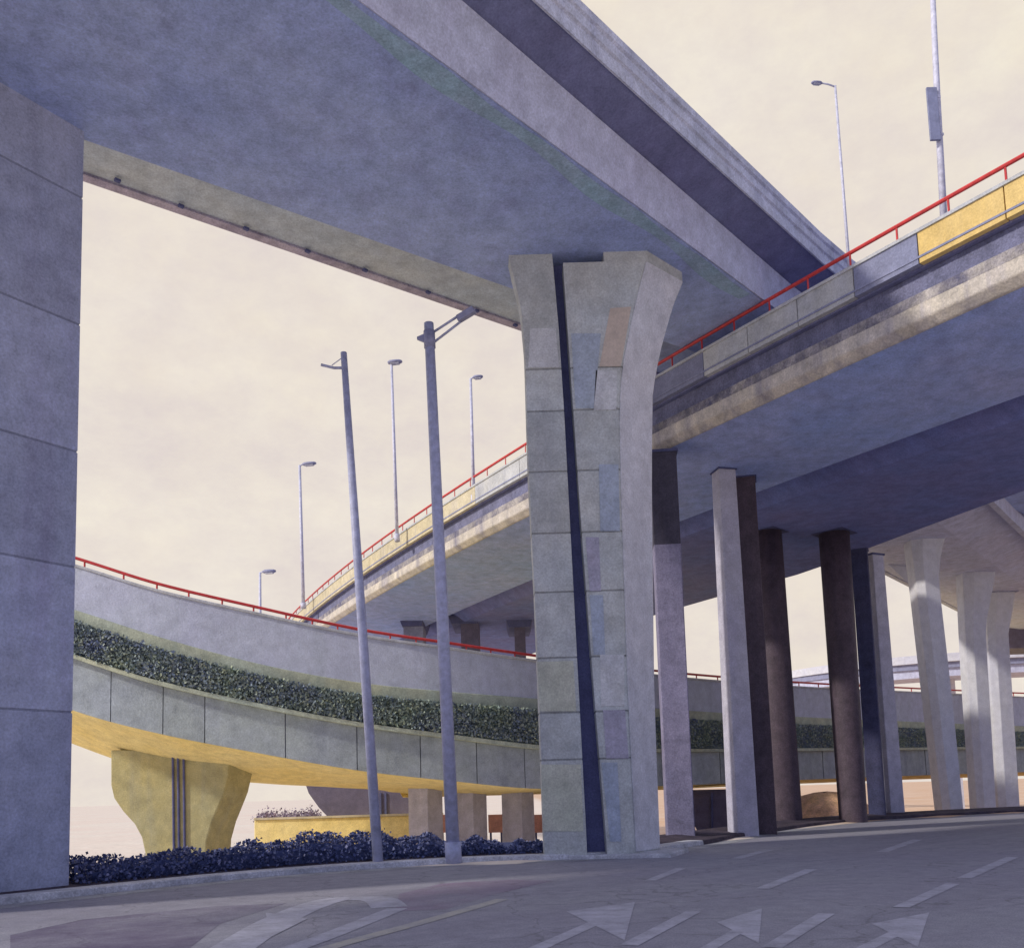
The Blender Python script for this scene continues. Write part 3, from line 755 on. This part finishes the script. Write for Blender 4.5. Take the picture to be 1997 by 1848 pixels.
# abutment wall and ochre retaining wall under the ramp
ab = thing('abutment_wall', 'dark purple abutment wall with slanted end under the low ramp', 'wall', (-8.5, 48, -1))
Yw = 48
fr = [on_y(x, y, Yw) for x, y in [(592, 1518), (602, 1546), (622, 1574), (644, 1597), (838, 1597), (838, 1518)]]
m = MB(); m.ring_loft([fr, [p+Vector((0, 3, 0)) for p in fr]]); m.build('wall_face', M['wall_purple'], ab)
for x in (742, 752):
    MB().box(on_y(x, 1570, Yw-.04), (.1, .06, 1.3)).build('buttress', M['groove'], ab)
rw = thing('retaining_wall', 'low ochre retaining wall running below the dark abutment', 'wall', (-8.5, 47, -3))
a, b = on_y(500, 1598, 47), on_y(850, 1596, 47)
m = MB(); m.ring_loft([[Vector((x, y, z)) for y, z in ((46.6, -3.1), (52, -3.1), (52, a.z), (46.6, a.z))] for x in (a.x, (a.x+b.x)/2, b.x)]); m.build('wall_face', M['ochre'], rw, bevel=.05)
m = MB(); m.ring_loft([[Vector((x, y, z)) for y, z in ((46.5, a.z+.002), (47.0, a.z+.002), (47.0, a.z+.1), (46.5, a.z+.1))] for x in (a.x, b.x)]); m.build('coping', M['par_pale'], rw)
for lab, x0, x1 in [('faded red barrier between the ramp columns, right of the thick lamp post', 952, 982), ('faded red barrier behind the foot of the thick lamp post', 858, 888), ('faded red barrier against the left side of the central pier', 1040, 1075)]:
    a, b = on_y(x0, 1588, 44), on_y(x1, 1622, 44)
    o = thing('barrier', lab, 'barrier', ((a.x+b.x)/2, 44, -3), 'red barriers under the ramp')
    MB().box(((a.x+b.x)/2, 44, (a.z+b.z)/2), (b.x-a.x, .2, a.z-b.z)).build('panel', M['barrier_red'], o)
    for x in (a.x+.1, b.x-.1): MB().box((x, 44, (b.z-3)/2), (.1, .1, b.z+3)).build('leg', M['groove'], o)

# bushes far off
for lab, x, y, w in [('tiny dark bush far off, left of its pair', 521, 1590, .75), ('wide reddish bush far off between two dark bushes', 564, 1588, 1.6), ('tiny dark bush far off, beside the abutment end', 604, 1588, .65)]:
    p = on_y(x, y, 62); b = MB(); b.closed = False
    for i in range(700):
        v = Vector((random.gauss(0, w*.45), random.gauss(0, .5), abs(random.gauss(0, .3))))
        leaves(b, p+v-Vector((0, 0, .35)), .12)
    o = tag(b.build('bush', M['leaf_bush']), lab, 'bush')
    MB().tube([p+Vector((0, 0, -3.5)), p+Vector((0, 0, -.1))], .09, 6).build('trunk', M['groove'], o)

# earth mound
mo = MB(); cx, cy = 15.6, 46.5; rings = []
for k in range(9):
    a = k/8*math.pi/2; rr = 2.9*math.cos(a)+.01
    rings.append([Vector((cx+rr*math.cos(t)*(1+.12*math.sin(3*t)), cy+rr*.8*math.sin(t), -1.2+2.3*math.sin(a)+.05*math.sin(7*t+k))) for t in [2*math.pi*j/24 for j in range(24)]])
mo.ring_loft(rings)
tag(mo.build('earth_mound', M['mound'], smooth=True), 'orange earth mound beneath the ramp between the brown columns', 'mound')

# ---------------------------------------------------------------- pale far viaduct on the right
zE = 13.75
uE = Vector((.63, .776, 0)).normalized(); nE = Vector((uE.y, -uE.x, 0)); OE = Vector((20.9, 46, 0))
def pE(u, w, z): return OE+uE*u+nE*w+Vector((0, 0, z))
ve = thing('elevated_road', 'pale lavender viaduct on slender flared columns at the right edge', 'viaduct', (21, 46, 0))
UE = yrange(-3.5, 44, 2.5)
MB().ring_loft([[pE(u, -2.2, zE), pE(u, 1.6, zE), pE(u, 3.9, zE+.7), pE(u, 3.9, zE+1.2), pE(u, -4.0, zE+1.2), pE(u, -4.0, zE+.35)] for u in UE]).build('box_girder', M['e_under'], ve, bevel=.04)
for w in (-4.28, 3.903):
    MB().ring_loft([[pE(u, w, zE+.3), pE(u, w+.28, zE+.3), pE(u, w+.28, zE+2.1), pE(u, w, zE+2.1)] for u in UE]).build('parapet', M['web'], ve)
def far_col(label, Ls, Rs, Y, depth):
    l, r2 = tab(Ls, Y), tab(Rs, Y)
    zt = on_y(*Ls[0], Y).z
    o = thing('bridge_column', label, 'column', ((l(1)+r2(1))/2, Y, -.4), 'slender columns of the pale viaduct')
    zs = [-1.2, 0, 2, 4, 6, 8] + [8+(zt+.15-8)*i/8 for i in range(1, 9)]
    m = MB(); m.ring_loft([[Vector((l(z), Y+.12, z)), Vector((l(z)+.3*(r2(z)-l(z)), Y-.15, z)), Vector((r2(z), Y, z)), Vector((r2(z)+.06, Y+depth, z)), Vector((l(z), Y+depth, z))] for z in zs])
    m.build('shaft', M['far_pale'], o, bevel=.03)
    c = Vector(((l(zt)+r2(zt))/2, Y+.4, zt+.1))
    MB().box(c, (r2(zt)-l(zt)+.25, 1.2, .22)).build('bearing', M['par_dark'], o)
far_col('pale column with a wide flared head, nearest of the slender viaduct columns', [(1776, 1040), (1790, 1150), (1812, 1340), (1840, 1579)], [(1852, 1022), (1840, 1060), (1831, 1105), (1834, 1157), (1855, 1340), (1879, 1575)], 46, 1.0)
far_col('pale column in the middle of the three slender viaduct columns', [(1879, 1112), (1880, 1140), (1888, 1300), (1907, 1575)], [(1943, 1112), (1934, 1160), (1924, 1210), (1923, 1240), (1943, 1575)], 54, 1.0)
far_col('pale column with a dark left edge, last slender viaduct column by the right edge', [(1928, 1155), (1926, 1210), (1949, 1575)], [(1980, 1155), (1976, 1185), (1967, 1235), (1989, 1572)], 60, 1.0)
# tapering side bracket between the pale square column and the flared one
br = [on_y(1690, 1068, 52), on_y(1714, 1086, 52), on_y(1745, 1112, 52), on_y(1776, 1142, 52), on_y(1800, 1150, 52), on_y(1800, 1050, 52), on_y(1700, 1052, 52)]
m = MB(); m.ring_loft([br, [p+Vector((1.2, 1.6, 0)) for p in br]]); m.build('haunch', M['far_pale'], ve)

fd_ = thing('elevated_road', 'dark purple ramp end poking in at the right edge beneath the pale viaduct', 'ramp', (44, 76, -2.9))
a, b = on_y(1962, 1196, 76), on_y(1962, 1264, 76)
MB().ring_loft([[Vector((x, y_, z)) for y_, z in ((76, b.z), (80, b.z), (80.5, a.z), (75.6, a.z))] for x in (a.x, a.x+14, a.x+30)]).build('box_girder', M['wall_purple'], fd_)
MB().box((a.x+12, 78, (b.z-3)/2), (1.4, 1.4, b.z+3)).build('column', M['far_pale'], fd_)

ff = thing('elevated_road', 'farthest mauve viaduct, thin band across the sky behind the slender columns', 'viaduct', (70, 125, -2.9))
L = [on_y(1440, 1290, 150), on_y(1560, 1284, 135), on_y(1750, 1276, 125), on_y(2000, 1270, 120), on_y(2400, 1262, 118)]
L = smoothline([Vector((p.x, p.y, p.z)) for p in L], 5)
zt = L[12].z
def strip_f(z0, z1, y0, y1): return MB().ring_loft([[Vector((p.x, p.y+y0, zt+z0)), Vector((p.x, p.y+y1, zt+z0)), Vector((p.x, p.y+y1, zt+z1)), Vector((p.x, p.y+y0, zt+z1))] for p in L])
strip_f(-1.1, 0, 0, .5).build('parapet', M['far_pale'], ff)
strip_f(-1.9, -1.103, .5, 9).build('deck_slab', M['par_dark'], ff)
strip_f(-3.0, -1.903, .9, 8).build('box_girder', M['web'], ff)
for x, yy in ((1520, 141), (1858, 124), (1926, 123)):
    p = on_y(x, 1400, yy+3)
    MB().box((p.x, yy+4, (zt-3-3)/2), (1.6, 1.6, zt-3+3)).build('column', M['far_pale'], ff)

# ---------------------------------------------------------------- lamps
def lamp(label, base, h, r0, r1, arm_dir, arm_len, mat='pole_far', head=(.55, .22, .12), group='thin lamps on the middle flyover', tilt=0):
    o = thing('street_lamp', label, 'street lamp', base, group)
    B = Vector(base)
    MB().tube([B, B+Vector((0, 0, h*.5)), B+Vector((0, 0, h))], [r0, (r0+r1)/2, r1], 10).build('pole', M[mat], o, smooth=True)
    MB().tube([B, B+Vector((0, 0, .35))], r0*1.5, 10).build('pole_base', M[mat], o, smooth=True)
    d = Vector(arm_dir).normalized()
    T = B+Vector((0, 0, h-.03))
    MB().tube([T, T+d*arm_len*.5+Vector((0, 0, .06)), T+d*arm_len+Vector((0, 0, .08))], r1*.7, 8).build('arm', M[mat], o, smooth=True)
    Rm = Matrix.Rotation(math.atan2(d.y, d.x), 3, 'Z')
    hc = T+d*(arm_len+head[0]*.4)+Vector((0, 0, .07))
    rings = []
    for k, s in ((-1, .55), (-.7, .95), (0, 1), (.7, .85), (1, .45)):
        rings.append([hc+Rm @ Vector((k*head[0]/2, s*head[1]/2*math.cos(t), s*head[2]/2*math.sin(t))) for t in [2*math.pi*j/10 for j in range(10)]])
    hd = MB().ring_loft(rings).build('lamp_head', M['head'], o, smooth=True)
    MB().box(hc-Vector((0, 0, head[2]*.42)), (head[0]*.6, head[1]*.6, head[2]*.25), Rm).build('lens', M['lens'], hd)
    o.rotation_euler.y = tilt
    return o
def lamp_px(label, bx, ty, Y, zb, side, arm, r, tilt=0, **k):
    b = on_y(bx, 900, Y); t = on_y(bx, ty, Y)
    return lamp(label, (b.x, Y, zb), t.z-zb, r, r*.7, (side, -.15, 0), arm, tilt=tilt, **k)
lamp_px('shortest far lamp, where the two red handrails meet', 507, 1116, 74, 12.0, 1, .35, .14, head=(1.1, .5, .35))
lamp_px('far lamp left of the tall poles, hooked to the right', 590, 907, 58, 13.6, 1, .3, .12, head=(.9, .4, .25), tilt=-.02)
lamp_px('far lamp with an oval head between the two tall poles', 772, 708, 43, 13.6, 1, -.1, .09, head=(.7, .4, .2), tilt=-.015)
lamp_px('far lamp between the thick pole and the central pier', 922, 738, 37.5, 13.6, 1, .15, .08, head=(.42, .25, .16))
lamp_px('pale thin lamp in the right hand sky, arm pointing left', 1684, 166, 23.6, 13.6, -1, .42, .045, head=(.3, .14, .09), tilt=-.006)
# tall pole with blank board on the flyover
b = on_y(1837, 420, 20.9)
sp = thing('sign_pole', 'tall grey pole with a narrow blank board beside the yellow parapet', 'pole', (b.x, 20.9, 13.6), None)
MB().tube([Vector((b.x, 20.9, 13.6)), Vector((b.x+.12, 20.9, 18)), Vector((b.x+.32, 20.9, 23.5))], [.085, .075, .05], 12).build('pole', M['pole_far'], sp, smooth=True)
a, c = on_y(1805, 173, 20.8), on_y(1834, 275, 20.8)
sb = MB().box(((a.x+c.x)/2, 20.78, (a.z+c.z)/2), (c.x-a.x, .06, a.z-c.z)).build('sign_board', M['sign'], sp, bevel=.01)
for z in (a.z-.2, c.z+.2): MB().box((b.x+.02, 20.85, z), (.3, .06, .05)).build('bracket', M['pole_far'], sb)

# two tall poles in the hedge
p1 = on_z(738, 1690, 0); p2 = on_z(885, 1684, 0)
tp = thing('utility_pole', 'slimmer tall grey pole with a short side arm, standing in the hedge', 'pole', p1, 'tall poles in the hedge')
h1_ = on_y(680, 686, p1.y).z
MB().tube([p1, p1+Vector((0, 0, h1_*.5)), p1+Vector((0, 0, h1_))], [.12, .105, .075], 14).build('pole', M['pole'], tp, smooth=True)
ta = MB().tube([p1+Vector((0, 0, h1_-.38)), p1+Vector((-.25, 0, h1_-.36)), p1+Vector((-.55, -.05, h1_-.28))], .035, 8).build('arm', M['pole'], tp, smooth=True)
MB().tube([p1+Vector((-.04, 0, h1_-.12)), p1+Vector((-.3, -.02, h1_-.3))], .012, 6).build('stay', M['pole_far'], ta)
tp.rotation_euler.y = -.054
tq = thing('utility_pole', 'thick tall grey pole with a twin bar arm and lamp, rooted at the hedge edge', 'pole', p2, 'tall poles in the hedge')
h2_ = on_y(850, 630, p2.y).z
MB().tube([p2, p2+Vector((0, 0, h2_*.5)), p2+Vector((0, 0, h2_))], [.155, .14, .118], 14).build('pole', M['pole'], tq, smooth=True)
MB().tube([p2+Vector((0, 0, 0)), p2+Vector((0, 0, .5))], .19, 14).build('pole_base', M['pole'], tq, smooth=True)
MB().tube([p2+Vector((0, 0, h2_-.62)), p2+Vector((0, 0, h2_-.2))], .14, 14).build('collar', M['head'], tq, smooth=True)
MB().tube([p2+Vector((.08, 0, h2_-.24)), p2+Vector((.72, -.3, h2_-.02))], .03, 8).build('arm', M['pole'], tq, smooth=True)
MB().tube([p2+Vector((.08, 0, h2_-.5)), p2+Vector((.78, -.3, h2_-.16))], .03, 8).build('arm', M['pole'], tq, smooth=True)
hd = MB().box(p2+Vector((.92, -.36, h2_-.02)), (.46, .2, .16), Matrix.Rotation(-.36, 3, 'Y') @ Matrix.Rotation(-.3, 3, 'Z')).build('lamp_head', M['head'], tq, bevel=.03)
ml = MB(); ml.ring_loft([[p2+Vector((x, y_, h2_-.36+z)) for y_, z in ((-.03, -s), (.03, -s), (.03, s*.8), (-.03, s*.8))] for x, s in ((-.1, .13), (-.3, .03))])
ml.build('bracket', M['head'], tq)
tq.rotation_euler.y = -.024

# ---------------------------------------------------------------- light
SUN_EL, SUN_AZ = math.radians(30), math.radians(246)     # azimuth measured from +Y clockwise: light from behind the left shoulder
w = bpy.data.worlds.new('World'); scene.world = w; w.use_nodes = True
t = w.node_tree; t.nodes.clear()
out = t.nodes.new('ShaderNodeOutputWorld'); bg = t.nodes.new('ShaderNodeBackground')
sky = t.nodes.new('ShaderNodeTexSky'); sky.sky_type = 'NISHITA'; sky.sun_disc = False
sky.sun_elevation = SUN_EL; sky.sun_rotation = SUN_AZ; sky.dust_density = 4; sky.air_density = 1.2
tc = t.nodes.new('ShaderNodeTexCoord')
nrm = t.nodes.new('ShaderNodeVectorMath'); nrm.operation = 'NORMALIZE'; t.links.new(tc.outputs['Generated'], nrm.inputs[0])
f = ramp(t, noise(t, nrm.outputs[0], 4.5, 7, .65), 0, 1)
f2 = ramp(t, noise(t, nrm.outputs[0], 2.6, 8, .7), 0, 1)
f3 = ramp(t, noise(t, vscale(t, nrm.outputs[0], (1, 1, 1.7)), 7.5, 8, .7), 0, 1)
cloud = mixc(t, f, (9.5, 8.8, 7.3), (8.5, 7.3, 5.9))
cloud = mixc(t, f2, cloud, (9.5, 8.75, 7.7))
lil = t.nodes.new('ShaderNodeMath'); lil.operation = 'MULTIPLY'; lil.inputs[1].default_value = .8; t.links.new(f3, lil.inputs[0])
cloud = mixc(t, lil.outputs[0], cloud, (7.4, 6.5, 6.4))       # thin bright overcast ahead of the camera
dotp = t.nodes.new('ShaderNodeVectorMath'); dotp.operation = 'DOT_PRODUCT'
dotp.inputs[1].default_value = Vector((0.05, 1, .25)).normalized()
t.links.new(nrm.outputs[0], dotp.inputs[0])
mr = t.nodes.new('ShaderNodeMapRange'); mr.interpolation_type = 'SMOOTHSTEP'
mr.inputs['From Min'].default_value = .1; mr.inputs['From Max'].default_value = .62
t.links.new(dotp.outputs['Value'], mr.inputs['Value'])
blue = mixc(t, f, (5.0, 5.6, 8.4), (5.6, 5.9, 8.0))           # unseen blue violet sky overhead and behind, added to tint the ambient light
dr = t.nodes.new('ShaderNodeVectorMath'); dr.operation = 'DOT_PRODUCT'; dr.inputs[1].default_value = (.92, -.4, 0)
t.links.new(nrm.outputs[0], dr.inputs[0])
m2 = t.nodes.new('ShaderNodeMapRange'); m2.inputs['From Min'].default_value = .1; m2.inputs['From Max'].default_value = .9
t.links.new(dr.outputs['Value'], m2.inputs['Value'])
blue = mixc(t, m2.outputs['Result'], blue, (2.3, 2.6, 4.4))  # dimmer unseen right side, shaped to darken faces turned right
cloud = mixc(t, mr.outputs['Result'], blue, cloud)
t.links.new(mixc(t, .95, sky.outputs[0], cloud), bg.inputs['Color'])
bg.inputs['Strength'].default_value = .1
t.links.new(bg.outputs[0], out.inputs[0])
sl = bpy.data.lights.new('sun', 'SUN'); so = bpy.data.objects.new('sun', sl); C.objects.link(so)
sl.energy = 2.7; sl.angle = math.radians(3); sl.color = (1, .93, .82)
dirv = Vector((math.sin(SUN_AZ)*math.cos(SUN_EL), math.cos(SUN_AZ)*math.cos(SUN_EL), math.sin(SUN_EL)))
so.rotation_euler = dirv.to_track_quat('Z', 'Y').to_euler()
so.location = dirv*100

scene.render.engine = 'CYCLES'
scene.cycles.max_bounces = 8; scene.cycles.diffuse_bounces = 5
scene.cycles.use_denoising = True
scene.view_settings.view_transform = 'Standard'
scene.view_settings.look = 'None'
scene.view_settings.exposure = 0
scene.view_settings.gamma = 1
